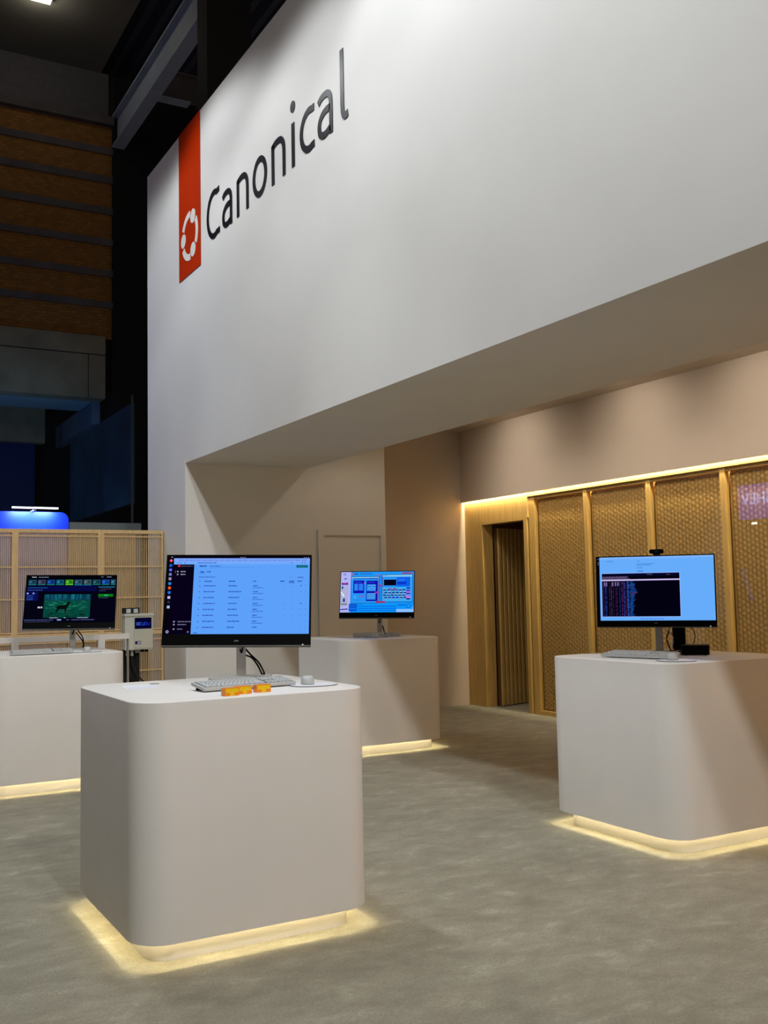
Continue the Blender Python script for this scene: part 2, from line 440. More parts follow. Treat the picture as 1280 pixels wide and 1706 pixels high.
def arc(cx, cz_, rx, rz, a0, a1, n=24):
    return [(cx + rx * math.cos(R(a0 + (a1 - a0) * k / n)), cz_ + rz * math.sin(R(a0 + (a1 - a0) * k / n))) for k in range(n + 1)]
def glyph(s0, strokes, discs=(), fn=h_, z0=Z0, k=1.0):
    mb = MB()
    for st, cl in strokes: stroke_mesh(mb, [(s0 + a * k, z0 + b * k) for a, b in st], T * k, fn, 0.005, cl)
    for (a, b, rx, rz) in discs: disc(mb, s0 + a * k, z0 + b * k, rx * k, rz * k, fn, 0.005)
    mb.build('letter', VINYL, lt)
A1 = spline2([(.02, .325), (.07, .35), (.13, .357), (.195, .345), (.236, .30), (.245, .23), (.245, .1), (.245, .0)])
A2 = spline2([(.235, .218), (.16, .222), (.09, .205), (.045, .165), (.034, .115), (.048, .062), (.10, .034), (.16, .033), (.235, .052)])
NA = spline2([(.034, .34), (.09, .355), (.15, .359), (.215, .345), (.262, .295), (.275, .22), (.275, .1), (.275, 0)])
Cb = [(.372, .478)] + arc(.225, .26, .192, .227, 68, 292) + [(.385, .05)]
Cs = [(.285, .348)] + arc(.19, .195, .156, .162, 72, 288) + [(.285, .042)]
glyph(0.01, [(Cb, False)])
glyph(0.464, [(A1, False), (A2, False)])
glyph(0.861, [([(.034, 0), (.034, .362)], False), (NA, False)])
glyph(1.264, [(arc(.174, .195, .14, .162, 0, 360 - 360 / 32, 31), True)])
glyph(1.709, [([(.034, 0), (.034, .362)], False), (NA, False)])
glyph(2.137, [([(.04, 0), (.04, .385)], False)], [(.04, .53, .046, .05)])
glyph(2.309, [(Cs, False)])
glyph(2.653, [(A1, False), (A2, False)])
glyph(3.06, [(spline2([(.034, .585), (.034, .45), (.034, .25), (.036, .11), (.052, .055), (.085, .034), (.125, .04)]), False)])

# ------------------------------------------------------------------ pedestals
PW, PD, PH, HB, RC, RR = 1.081, 1.105, 1.05, 0.088, 0.075, 0.15
def make_pedestal(label):
    t = thing('display_pedestal', label, 'pedestal', (0, 0, 0), 0, 'white display pedestals on the carpet')
    mb = MB()
    def ring(ins, z): return [(x, y, z) for x, y in rrect(ins, PW - ins, ins, PD - ins, RR - ins, 12)]
    mb.rings([ring(0.06, 0.165), ring(0.022, 0.165), ring(0.022, HB), ring(0.0, HB), ring(0.0, PH - 0.006), ring(0.0015, PH - 0.002), ring(0.006, PH)], cap0=False, smooth=True)
    for i, f in enumerate(mb.f): mb.sm[i] = len(f) == 4
    b = mb.build('body', WHITE, t)
    b.data.set_sharp_from_angle(angle=R(40))
    mb = MB(); mb.rings([[(x, y, z) for x, y in rrect(RC, PW - RC, RC, PD - RC, RR - RC * 0.6, 12)] for z in (0, 0.165)], smooth=True)
    p = mb.build('plinth', WHITE, t); p.data.set_sharp_from_angle(angle=R(40))
    loop = rrect(RC - 0.012, PW - RC + 0.012, RC - 0.012, PD - RC + 0.012, RR - RC * 0.5, 5); fine = []
    for i, p in enumerate(loop):
        q = loop[(i + 1) % len(loop)]; n = max(1, int(math.hypot(q[0] - p[0], q[1] - p[1]) / 0.14))
        fine += [(p[0] + (q[0] - p[0]) * k / n, p[1] + (q[1] - p[1]) * k / n) for k in range(n)]
    mb = MB(); mb.rings([[(x, y, z) for x, y in fine] for z in (0.15, 0.163)], cap0=False, cap1=False)
    mb.build('led_strip', LED, t)
    return t
PED = {1: (1.150, 4.069), 2: (1.149, 8.161), 3: (4.234, 8.2445), 4: (4.136, 4.113)}
p1 = make_pedestal('white pedestal nearest the camera, with the yellow-fronted boxes on top')
p1.location = (*PED[1], 0)
copy_tree(p1, (*PED[2], 0), label='white pedestal under the monitor showing a deer, before the slatted screen')
copy_tree(p1, (*PED[3], 0), label='white pedestal by the white door, under the monitor with the blue diagram')
copy_tree(p1, (*PED[4], 0), label='white pedestal at the right, under the monitor with a webcam')

# ------------------------------------------------------------------ screens: flat pictures made of coloured faces that emit
def screen_mat():
    m = bpy.data.materials.new('lit_display'); m.use_nodes = True
    nt = m.node_tree; nt.nodes.clear(); N = nt.nodes.new
    out = N('ShaderNodeOutputMaterial'); e = N('ShaderNodeEmission'); a = N('ShaderNodeVertexColor'); a.layer_name = 'ink'
    nt.links.new(a.outputs[0], e.inputs[0]); nt.links.new(e.outputs[0], out.inputs[0])
    return m
SCREEN = screen_mat()
class Picture:
    """polygons in u (right), v (down) 0..1, later ones lie on top"""
    def __init__(s): s.p = []
    def rect(s, u0, v0, u1, v1, c): s.p.append(([(u0, v0), (u1, v0), (u1, v1), (u0, v1)], c)); return s
    def poly(s, pts, c): s.p.append((pts, c)); return s
    def ell(s, u, v, ru, rv, c, n=14): return s.poly([(u + ru * math.cos(2 * math.pi * k / n), v + rv * math.sin(2 * math.pi * k / n)) for k in range(n)], c)
    def word(s, u, v, wd, c, h=0.008, seed=0):
        """a line of print too small to read: short dashes"""
        rnd = random.Random(seed + int(u * 997) + int(v * 7919)); x = u
        while x < u + wd:
            L = min(rnd.uniform(0.008, 0.03), u + wd - x)
            s.rect(x, v - h / 2, x + L, v + h / 2, c); x += L + 0.003
        return s
    def text(s, u, v, size, c, string, asp=16 / 9):
        cu = bpy.data.curves.new('print', 'FONT'); cu.body = string; cu.size = size
        ob = bpy.data.objects.new('print', cu)
        COL.objects.link(ob); bpy.context.view_layer.update()
        me = bpy.data.meshes.new_from_object(ob.evaluated_get(bpy.context.evaluated_depsgraph_get()))
        for p in me.polygons: s.p.append(([(u + me.vertices[i].co.x / asp, v - me.vertices[i].co.y) for i in p.vertices], c))
        bpy.data.objects.remove(ob); bpy.data.curves.remove(cu); bpy.data.meshes.remove(me)
        return s
    def build(s, name, w_, h_, parent, loc, rot, mat_=None):
        v = []; f = []; cols = []; done = []
        for pts, c in s.p:
            u0 = min(p[0] for p in pts); u1 = max(p[0] for p in pts); q0 = min(p[1] for p in pts); q1 = max(p[1] for p in pts)
            lay = 0
            for (a, b, d, e, k) in done:
                if k >= lay and a < u1 and b > u0 and d < q1 and e > q0: lay = k + 1
            done.append((u0, u1, q0, q1, lay))
            o = len(v); y = -0.00008 * lay
            v += [((u - 0.5) * w_, y, (0.5 - q) * h_) for u, q in pts]
            f.append(list(range(o, o + len(pts)))); cols.append(lin(c))
        me = bpy.data.meshes.new(name); me.from_pydata(v, [], f)
        ca = me.color_attributes.new('ink', 'FLOAT_COLOR', 'CORNER')
        for p, c in zip(me.polygons, cols):
            for li in p.loop_indices: ca.data[li].color = (*c, 1)
        me.materials.append(mat_ or SCREEN)
        ob = bpy.data.objects.new(name, me); COL.objects.link(ob)
        ob.parent = parent; ob.location = loc; ob.rotation_euler = rot
        return ob

def pic_table():
    P = Picture(); U = lambda x, y: (x - (84 - 0.047 * (y - 118))) / (1170 - (84 - 0.047 * (y - 118)))
    V = lambda y: (y - 118) / 600
    def r(x0, y0, x1, y1, c): P.rect(U(x0, (y0 + y1) / 2), V(y0), U(x1, (y0 + y1) / 2), V(y1), c)
    P.rect(0, 0, 1, 1, (5, 3, 14))
    r(128, 136, 1166, 718, (92, 160, 249)); r(128, 136, 1166, 162, (128, 166, 250))
    r(128, 163, 1166, 184, (112, 168, 250))
    x0 = (128 - 60) / 1110
    P.rect(U(128, 300) + 0.004, V(184), U(279, 300), 1, (7, 2, 24))
    P.rect(U(128, 300) - 0.01, V(184), U(279, 300) - 0.01, 1, (7, 2, 24))
    ic = [(155, (220, 50, 70)), (192, (20, 110, 235)), (227, (90, 100, 240)), (262, (120, 120, 190)), (296, (150, 140, 170)), (333, (40, 130, 220)),
          (367, (230, 90, 40)), (402, (30, 110, 225)), (440, (190, 180, 235)), (475, (40, 40, 60)), (513, (170, 185, 225))]
    for y, c in ic:
        u = 0.022 + 0.0 * y
        if c[0] > 100 and y > 250: P.rect(u - 0.0095, V(y) - 0.017, u + 0.0095, V(y) + 0.017, c)
        else: P.ell(u, V(y), 0.011, 0.0195, c)
    P.ell(0.024, V(155) - 0.004, 0.006, 0.010, (250, 150, 150)); P.ell(0.023, V(192), 0.005, 0.009, (5, 40, 120))
    P.rect(0.02, 0.012, 0.034, 0.018, (170, 190, 190))
    P.ell(0.025, V(700), 0.010, 0.018, (190, 185, 230)); P.ell(0.025, V(700), 0.0055, 0.0098, (8, 4, 24))
    P.word(0.505, 0.019, 0.04, (120, 120, 140), 0.008)
    for u in (0.957, 0.972, 0.987): P.ell(u, 0.02, 0.003, 0.005, (170, 170, 190))
    for k in range(22):
        u = 0.08 + k * 0.041
        P.rect(u, V(148), u + 0.006, V(155), (60, 70, 150)); P.word(u + 0.01, V(151), 0.022, (90, 120, 215), 0.010, k)
    P.word(0.21, V(172), 0.13, (70, 110, 205), 0.012)
    for u in (0.072, 0.09, 0.115, 0.865, 0.94, 0.957): P.rect(u, V(169), u + 0.007, V(176), (60, 85, 170))
    P.rect(0.072, V(189), 0.088, V(203), (215, 60, 60)); P.text(0.095, V(202), 0.0225, (140, 135, 165), 'Cluster Manager')
    P.rect(0.055, V(232), 0.0575, V(252), (150, 110, 140))
    for y, s_ in ((243, 'Clusters'), (265, 'Settings')):
        P.ell(0.073, V(y - 3), 0.006, 0.010, (150, 150, 170)); P.word(0.093, V(y - 3), 0.034, (140, 140, 165), 0.014)
    for y, L in ((624, 0.09), (646, 0.06), (680, 0.035)):
        P.ell(0.068, V(y), 0.006, 0.011, (150, 150, 170)); P.word(0.092, V(y), L, (110, 110, 140), 0.012)
    P.rect(0.16, V(694), 0.172, V(708), (130, 90, 110))
    DK = (45, 85, 175); MD = (62, 110, 205)
    P.word(0.222, V(197), 0.05, DK, 0.018); P.word(0.295, V(197), 0.075, MD, 0.012); P.rect(0.287, V(208), 0.605, V(210), (70, 120, 215))
    P.rect(0.902, V(190), 0.982, V(210), (12, 92, 112)); P.word(0.915, V(200), 0.055, (20, 130, 130), 0.012)
    P.word(0.23, V(242), 0.026, DK, 0.016); P.word(0.277, V(242), 0.026, DK, 0.016); P.rect(0.222, V(251), 0.265, V(254), (20, 70, 190))
    P.word(0.222, V(283), 0.115, MD, 0.013)
    P.rect(0.858, V(284), 0.868, V(287), DK); P.word(0.915, V(286), 0.035, DK, 0.012); P.rect(0.912, V(294), 0.98, V(295), MD)
    P.rect(0.226, V(313), 0.236, V(320), MD)
    for u, L in ((0.262, 0.052), (0.432, 0.045), (0.6, 0.026), (0.79, 0.033), (0.855, 0.033), (0.912, 0.033)): P.word(u, V(316), L, (40, 75, 160), 0.013)
    P.word(0.852, V(326), 0.038, (40, 75, 160), 0.011)
    for k in range(8):
        y = 351 + 45.2 * k
        P.rect(0.226, V(y - 3), 0.235, V(y + 5), MD)
        P.word(0.26, V(y), 0.084 - 0.006 * (k % 3), (50, 80, 195), 0.012, k); P.word(0.432, V(y), (0.06, 0.09, 0.078, 0.06, 0.062, 0.072, 0.083, 0.048)[k], (42, 92, 190), 0.013, k)
        P.word(0.604, V(y), 0.032, DK, 0.012, k)
        if k < 7: P.word(0.6, V(y + 15), 0.074, (60, 105, 200), 0.010, k)
        for u in (0.82, 0.877, 0.938, 0.968): P.rect(u - 0.002, V(y - 3), u + 0.002, V(y + 2), (62, 105, 190))
        if k in (0, 3): P.ell(0.938, V(y), 0.004, 0.007, (20, 35, 90))
    P.word(0.203, V(709), 0.03, DK, 0.01)
    return P
def pic_deer():
    P = Picture(); U = lambda x: (x - 100) / 1130; V = lambda y: (y - 66) / 600
    def r(x0, y0, x1, y1, c): P.rect(U(x0), V(y0), U(x1), V(y1), c)
    P.rect(0, 0, 1, 1, (4, 4, 20)); r(100, 66, 1230, 108, (3, 3, 10))
    P.word(U(160), V(85), 0.055, (170, 175, 190), 0.018); P.word(U(245), V(86), 0.11, (130, 140, 160), 0.014)
    P.word(U(1035), V(84), 0.03, (110, 120, 140), 0.013); P.word(U(1110), V(84), 0.05, (140, 145, 165), 0.016)
    th = [(24, 70, 90), (52, 60, 84), (16, 60, 130), (18, 84, 110), (60, 140, 30), (40, 78, 96), (58, 80, 88), (26, 70, 84), (20, 70, 150), (40, 88, 110)]
    for k, c in enumerate(th):
        x = 124 + 115.5 * k; x2 = min(x + 98, 1222)
        r(x, 118, x2, 186, c); r(x + 10, 140, min(x + 62, x2), 158, tuple(min(255, int(q * 1.5 + 14)) for q in c)); r(x, 176, x2, 188, (20, 110, 110) if k != 4 else (90, 190, 50))
        P.poly([(U(x + 30), V(160)), (U(x + 60), V(124)), (U(min(x + 95, x2)), V(165))], tuple(int(q * 0.7) for q in c))
    r(112, 200, 985, 268, (6, 8, 66)); P.word(U(118), V(222), 0.22, (24, 100, 150), 0.013); P.word(U(118), V(253), 0.17, (60, 90, 150), 0.013)
    r(700, 188, 920, 196, (20, 60, 130))
    r(1005, 205, 1225, 226, (6, 40, 80)); P.word(U(1010), V(215), 0.18, (40, 130, 150), 0.014); P.word(U(1030), V(241), 0.13, (110, 60, 90), 0.011); P.word(U(1015), V(264), 0.08, (60, 70, 140), 0.011)
    r(1012, 306, 1200, 340, (10, 120, 20)); P.word(U(1090), V(322), 0.035, (70, 190, 190), 0.018); P.word(U(1015), V(355), 0.11, (60, 80, 120), 0.011)
    r(106, 272, 252, 388, (8, 14, 84)); P.ell(U(122), V(294), 0.011, 0.018, (150, 170, 210)); P.ell(U(195), V(294), 0.011, 0.018, (130, 160, 210))
    for y in (325, 352, 374): P.word(U(115), V(y), 0.07, (60, 100, 190), 0.012, y)
    r(334, 308, 916, 606, (4, 70, 58))
    rnd = random.Random(3)
    r(334, 308, 916, 388, (10, 62, 78))
    for k in range(46):
        x = rnd.uniform(336, 905); r(x, 308, x + rnd.uniform(3, 11), rnd.uniform(350, 392), rnd.choice([(8, 84, 110), (6, 44, 60), (14, 104, 120), (24, 110, 130)]))
    for k in range(260):
        x = rnd.uniform(336, 850); y = rnd.uniform(384, 596); b_ = 0.92 - abs(y - 440) / 230 - abs(x - 560) / 1500
        r(x, y, x + rnd.uniform(14, 64), y + rnd.uniform(2, 7), rnd.choice([(int(18 * b_), int(130 * b_), int(100 * b_)), (int(40 * b_), int(165 * b_), int(125 * b_)), (4, int(78 * b_), int(52 * b_)), (int(60 * b_), int(185 * b_), int(165 * b_))]))
    deer = [(497, 470), (505, 455), (530, 448), (570, 447), (600, 444), (620, 430), (632, 412), (630, 398), (640, 402), (648, 396), (654, 408), (678, 424), (674, 430), (656, 432), (646, 450), (634, 474), (622, 492), (618, 520), (622, 552),
            (614, 552), (608, 512), (606, 552), (598, 552), (598, 502), (560, 500), (530, 500), (516, 512), (508, 530), (514, 552), (506, 552), (496, 528), (492, 552), (486, 552), (488, 526), (500, 500), (496, 486)]
    P.poly([(U(x), V(y)) for x, y in deer], (6, 14, 12))
    r(260, 464, 318, 484, (200, 205, 215)); r(288, 466, 300, 482, (60, 60, 70))
    for x, wd in ((415, 0.09), (595, 0.02), (760, 0.12)): P.word(U(x), V(607), wd, (150, 165, 190), 0.016, x)
    for x, wd in ((95, 0.05), (165, 0.08), (265, 0.12), (410, 0.045), (630, 0.03), (690, 0.09), (805, 0.15)): P.word(U(max(x, 104)), V(634), wd, (90, 100, 160), 0.013, x)
    r(512, 624, 562, 642, (140, 160, 220)); P.word(U(110), V(657), 0.28, (80, 85, 110), 0.009)
    return P
def pic_diagram():
    P = Picture(); U = lambda x: (x - 150) / 960; V = lambda y: (y - 184) / 536
    def r(x0, y0, x1, y1, c): P.rect(U(x0), V(y0), U(x1), V(y1), c)
    P.rect(0, 0, 1, 1, (22, 140, 246)); r(150, 184, 282, 720, (176, 178, 244))
    r(282, 184, 1110, 236, (30, 150, 248))
    for k in range(8): r(1040 + k * 6, 640 + k * 6, 1110, 720 - 0, (70 + k * 12, 160, 248))
    P.ell(U(303), V(214), 0.017, 0.03, (170, 30, 80)); P.ell(U(303), V(214), 0.007, 0.012, (230, 170, 200)); P.word(U(328), V(211), 0.045, (30, 40, 120), 0.026); P.word(U(398), V(210), 0.17, (34, 60, 140), 0.018)
    r(950, 194, 1092, 217, (140, 84, 150)); P.word(U(965), V(206), 0.11, (110, 50, 130), 0.013)
    for x0, y0, x1, y1 in ((290, 246, 664, 600), (690, 222, 1094, 588)):
        r(x0, y0, x1, y1, (20, 60, 120)); r(x0 + 5, y0 + 6, x1 - 5, y1 - 6, (54, 168, 244))
    r(296, 252, 658, 282, (150, 205, 235)); r(696, 228, 1088, 252, (130, 200, 236)); P.word(U(710), V(238), 0.06, (60, 120, 180), 0.012)
    r(306, 266, 646, 586, (36, 146, 246)); P.word(U(520), V(274), 0.12, (20, 50, 150), 0.015); r(306, 266, 646, 279, (30, 100, 200)); P.word(U(520), V(273), 0.12, (16, 40, 130), 0.014)
    r(316, 298, 460, 468, (16, 18, 176)); r(330, 342, 378, 432, (46, 130, 240)); r(388, 342, 446, 432, (40, 122, 240)); P.word(U(334), V(324), 0.10, (70, 90, 230), 0.014)
    r(488, 302, 638, 572, (12, 14, 170)); r(498, 352, 612, 440, (50, 160, 246)); r(498, 468, 612, 552, (50, 160, 246)); P.word(U(505), V(325), 0.10, (60, 80, 230), 0.014)
    for y in (374, 400, 424, 488, 512, 537):
        for x in ((510, 568) if y != 400 else (538,)): r(x, y - 5, x + 42, y + 4, (30, 60, 190)); r(x + 4, y - 9, x + 38, y - 6, (190, 225, 250))
    P.poly([(U(600), V(452)), (U(640), V(446)), (U(650), V(458)), (U(636), V(472)), (U(606), V(468))], (180, 40, 150))
    P.poly([(U(390), V(506)), (U(440), V(500)), (U(470), V(490)), (U(472), V(498)), (U(440), V(514)), (U(390), V(518))], (150, 70, 170))
    P.ell(U(344), V(520), 0.024, 0.04, (56, 168, 250)); P.ell(U(466), V(336), 0.012, 0.02, (150, 110, 190)); P.word(U(330), V(560), 0.10, (46, 120, 220), 0.012)
    r(700, 256, 1062, 384, (14, 96, 232)); r(704, 262, 884, 378, (40, 150, 246)); r(718, 290, 880, 368, (3, 3, 26))
    for y in (290, 306): P.word(U(898), V(y), 0.10, (60, 140, 244), 0.010, y)
    for y in (328, 346): r(895, y - 9, 1012, y + 7, (6, 50, 200))
    rnd = random.Random(9)
    for j, y in enumerate((430, 466, 498, 530)):
        for k in range(6):
            x = 712 + 50 * k + (14 if j % 2 else 0)
            if x > 985: continue
            r(x, y - 11, x + 38, y + 9, (24, 50, 130) if (j, k) not in ((3, 2), (3, 3)) else (10, 20, 190)); r(x + 3, y + 9, x + 34, y + 14, (170, 215, 245))
            if rnd.random() < 0.5: r(x + 2, y - 17, x + 30, y - 12, (190, 220, 245))
    for x in (775, 838): r(x, 402, x + 44, 416, (130, 64, 130))
    r(846, 418, 890, 432, (120, 80, 150))
    for y, c in ((404, (10, 20, 170)), (436, (60, 30, 190)), (456, (200, 90, 220)), (478, (70, 20, 190)), (510, (210, 90, 220)), (528, (220, 120, 230)), (547, (10, 20, 120))): r(1014, y - 10, 1064, y + 8, c)
    r(612, 574, 740, 598, (158, 50, 100)); P.ell(U(665), V(370), 0.02, 0.035, (140, 70, 140)); r(648, 230, 656, 586, (120, 40, 110)); r(696, 230, 700, 586, (120, 50, 120)); r(620, 220, 664, 232, (170, 90, 130))
    r(282, 604, 1094, 720, (10, 150, 250)); r(264, 604, 380, 708, (12, 110, 232)); P.word(U(390), V(612), 0.06, (12, 80, 180), 0.012)
    for y in (622, 650, 690): r(268, y - 6, 370, y + 6, (8, 80, 210)); P.word(U(272), V(y), 0.09, (4, 40, 120), 0.012, y)
    for y in (640, 668, 694): r(388, y - 4, 886, y + 5, (8, 90, 226))
    for k in range(14): r(395 + 36 * k, 640, 397 + 36 * k, 660, (14, 70, 160))
    r(905, 622, 1006, 632, (10, 70, 190)); P.ell(U(1043), V(637), 0.03, 0.052, (12, 70, 200)); P.ell(U(1043), V(637), 0.022, 0.038, (20, 160, 250))
    r(886, 680, 1110, 720, (140, 190, 250))
    for x, y, a, b_ in ((180, 208, 26, 10), (205, 208, 8, 26), (196, 266, 30, 18)): r(x, y, x + a, y + b_, (90, 90, 160))
    r(162, 328, 246, 354, (60, 16, 120)); r(180, 334, 226, 344, (220, 60, 140)); P.ell(U(174), V(392), 0.012, 0.038, (14, 70, 150))
    r(150, 380, 250, 640, (172, 176, 214)); P.ell(U(174), V(392), 0.012, 0.038, (14, 70, 150)); r(184, 535, 212, 582, (50, 60, 140)); r(160, 600, 240, 622, (128, 128, 128)); P.poly([(U(152), V(676)), (U(252), V(668)), (U(252), V(682)), (U(152), V(688))], (20, 20, 110))
    P.poly([(U(150), V(448)), (U(160), V(446)), (U(204), V(500)), (U(188), V(508))], (245, 245, 250))
    return P
def pic_terminal():
    P = Picture(); U = lambda x: (x - 136) / 796; V = lambda y: (y - 186) / 416
    def r(x0, y0, x1, y1, c): P.rect(U(x0), V(y0), U(x1), V(y1), c)
    P.rect(0, 0, 1, 1, (102, 172, 250)); P.rect(0, 0, 0.022, 1, (3, 3, 12))
    for y in (198, 220, 232): P.rect(0.008, V(y) - 0.006, 0.016, V(y) + 0.006, (130, 140, 170))
    P.rect(0.022, 0, 1, 0.03, (130, 180, 250)); P.word(0.08, V(213), 0.07, (80, 130, 210), 0.012)
    for y, x, wd in ((216, 415, 0.03), (233, 415, 0.15), (241, 415, 0.12), (258, 412, 0.05), (278, 415, 0.05), (284, 420, 0.05)): P.word(U(x), V(y), wd, (66, 130, 215), 0.011, y)
    r(164, 290, 706, 580, (150, 180, 250)); r(168, 294, 702, 576, (2, 2, 16)); r(168, 294, 702, 312, (4, 8, 40))
    P.word(U(480), V(303), 0.05, (90, 90, 130), 0.010); P.word(U(615), V(305), 0.03, (110, 60, 90), 0.010)
    rnd = random.Random(5)
    for y in (316, 322, 328): P.word(U(172), V(y), 0.20 + rnd.random() * 0.04, rnd.choice([(90, 60, 120), (60, 100, 170), (110, 90, 130)]), 0.010, y)
    r(168, 333, 702, 342, (205, 190, 240))
    cols = [(176, (40, 30, 90), 8), (189, (20, 50, 120), 9), (200, (66, 28, 86), 3), (218, (80, 48, 100), 4), (232, (90, 80, 130), 3), (245, (60, 30, 90), 5), (262, (76, 32, 72), 4), (272, (70, 50, 110), 3), (288, (20, 40, 100), 8), (304, (84, 34, 90), 7), (318, (50, 60, 150), 8), (330, (84, 34, 84), 5), (342, (40, 70, 150), 14), (362, (20, 70, 150), 10)]
    for y in [348 + 5.6 * k for k in range(41)]:
        for x, c, wd in cols:
            if rnd.random() < 0.9:
                q = rnd.uniform(0.7, 1.35); r(x, y, x + wd * rnd.uniform(0.7, 1.3), y + 4.0, tuple(min(255, int(z * q)) for z in c))
        L = rnd.uniform(8, 30) + (18 if 395 < y < 430 else 0)
        r(370, y, 370 + L, y + 4.0, rnd.choice([(20, 60, 140), (24, 80, 150), (90, 44, 96) if 380 < y < 440 else (20, 70, 150)]))
    for x in (182, 196, 238, 258, 276): r(x, 350, x + 9, 376, (120, 100, 150))
    P.word(U(430), V(591), 0.2, (80, 120, 210), 0.012)
    return P

# ------------------------------------------------------------------ monitors
MW = 0.755
def make_monitor(label, c, yaw, tilt, H, pic, roll=0.0):
    """c: centre of the glass; yaw turns it about z, tilt leans the top back"""
    zb = PH
    back = Vector((-math.sin(yaw), math.cos(yaw), 0))
    base = Vector(c) + back * 0.12
    t = thing('monitor', label, 'monitor', (base.x, base.y, zb), yaw, 'monitors on the pedestals')
    cz_ = c[2] - zb
    rot = (-tilt, roll, 0)
    dl = Vector((0, -0.12, cz_))
    hs = MB().box(-MW / 2, MW / 2, 0.0, 0.022, -H / 2, H / 2)
    # shallow bulge at the back
    hs.rings([[(x, 0.022, z) for x, z in rrect(-0.30, 0.30, -0.19, 0.19, 0.03, 4)][::-1], [(x, 0.045, z) for x, z in rrect(-0.22, 0.22, -0.13, 0.13, 0.03, 4)][::-1]], cap0=False)
    panel = hs.build('housing', BLACK, t, loc=dl, rot=rot)
    dh = (MW - 0.014) * 9 / 16
    top = H / 2 - 0.007
    pic.build('screen', MW - 0.014, dh, t, dl + Vector((0, 0, 0)), rot).data.transform(Matrix.Translation((0, -0.001, top - dh / 2)))
    ch = MB().box(-MW / 2, MW / 2, -0.0025, 0.02, -H / 2 - 0.0, -H / 2 + 0.006).build('chin_edge', mat('chin_grey', (92, 92, 88), 0.4), t, loc=dl, rot=rot)
    MB().box(-0.011, 0.011, -0.001, 0.0, -H / 2 + 0.026, -H / 2 + 0.032).build('chin_mark', mat('mark_grey', (105, 108, 112), 0.5), t, loc=dl, rot=rot)
    MB().box(MW / 2 - 0.043, MW / 2 - 0.037, -0.003, 0.0, -H / 2 + 0.006, -H / 2 + 0.011).build('power_light', emission('power_led', (235, 240, 255), 0.9), t, loc=dl, rot=rot)
    # stand: plate, column with a cable hole, neck
    MB().prism(rrect(-0.155, 0.155, -0.13, 0.10, 0.02, 5), 0, 0.012, 0.003).build('base_plate', SILVER, t)
    MB().prism(rrect(-0.024, 0.024, 0.0, 0.032, 0.006, 4), 0.012, cz_ + 0.06).build('column', SILVER, t)
    MB().box(-0.03, 0.03, -0.085, 0.004, cz_ - 0.04, cz_ + 0.04).build('neck', SILVER, t)
    return t
T = lambda v: Vector(v)
m1 = make_monitor('monitor with a pale blue table on screen, on the nearest pedestal', (1.917, 4.921, 1.457), R(-27.4), R(15.6), 0.488, pic_table(), R(1.1))
m2 = make_monitor('monitor showing a deer photograph, before the slatted screen', (1.930, 8.851, 1.459), R(-20.2), R(17.8), 0.485, pic_deer(), R(0.9))
m3 = make_monitor('monitor showing a bright blue block diagram, in front of the white door', (4.936, 8.870, 1.466), R(-37.0), R(13.7), 0.484, pic_diagram(), R(0.7))
m4 = make_monitor('monitor with a dark terminal window and a webcam on top', (4.783, 4.871, 1.452), R(-50.5), R(3.2), 0.470, pic_terminal(), R(0.35))
# cable hole and cables that belong to the monitors
def cable(name, pts, r, m, parent): return MB().tube(pts, r).build(name, m, parent)
for mm, k in ((m1, 1), (m2, 1), (m3, 0.6)):
    cable('cable', [(0.006, -0.03, 0.20), (0.010, -0.006, 0.16), (0.004, -0.004, 0.13), (-0.004, 0.002, 0.15)], 0.004, BLACK, mm)
cable('cable', [(0.02, 0.03, 0.15), (0.05, 0.035, 0.115), (0.09, 0.03, 0.075), (0.115, 0.025, 0.03), (0.12, 0.02, 0.012), (0.105, 0.03, 0.016)], 0.0045, BLACK, m1)
cable('cable', [(0.02, 0.035, 0.115), (0.055, 0.03, 0.10), (0.085, 0.03, 0.06), (0.105, 0.025, 0.02), (0.12, 0.02, 0.008)], 0.0045, BLACK, m1)
cable('cable', [(0.015, 0.0, 0.20), (0.05, 0.03, 0.15), (0.085, 0.03, 0.09), (0.09, 0.03, 0.01)], 0.005, BLACK, m2)
cable('cable', [(0.02, 0.035, 0.15), (0.06, 0.03, 0.10), (0.085, 0.03, 0.06), (0.085, 0.03, 0.01)], 0.005, BLACK, m2)
cable('cable', [(0.03, 0.035, 0.10), (0.04, 0.035, 0.06), (0.05, 0.03, 0.015)], 0.006, BLACK, m3)
cable('cable', [(0.055, 0.0, 0.20), (0.065, 0.0, 0.15), (0.05, 0.0, 0.09), (0.065, 0.0, 0.03), (0.075, 0.0, 0.012)], 0.004, BLACK, m4)
cable('cable', [(0.065, -0.01, 0.20), (0.07, -0.01, 0.14), (0.09, -0.01, 0.09), (0.08, -0.01, 0.03), (0.08, -0.01, 0.012)], 0.004, mat('white_cable', (205, 205, 200), 0.5), m4)
# mounting plate box on the back of the webcam monitor, seen beside the column
MB().box(0.085, 0.165, 0.02, 0.07, 0.018, 0.30).build('mount_box', BLACK, m4)
cable('cable', [(0.165, 0.05, 0.19), (0.21, 0.05, 0.15), (0.225, 0.05, 0.10), (0.20, 0.05, 0.03), (0.17, 0.04, 0.014)], 0.003, BLACKM, m4)

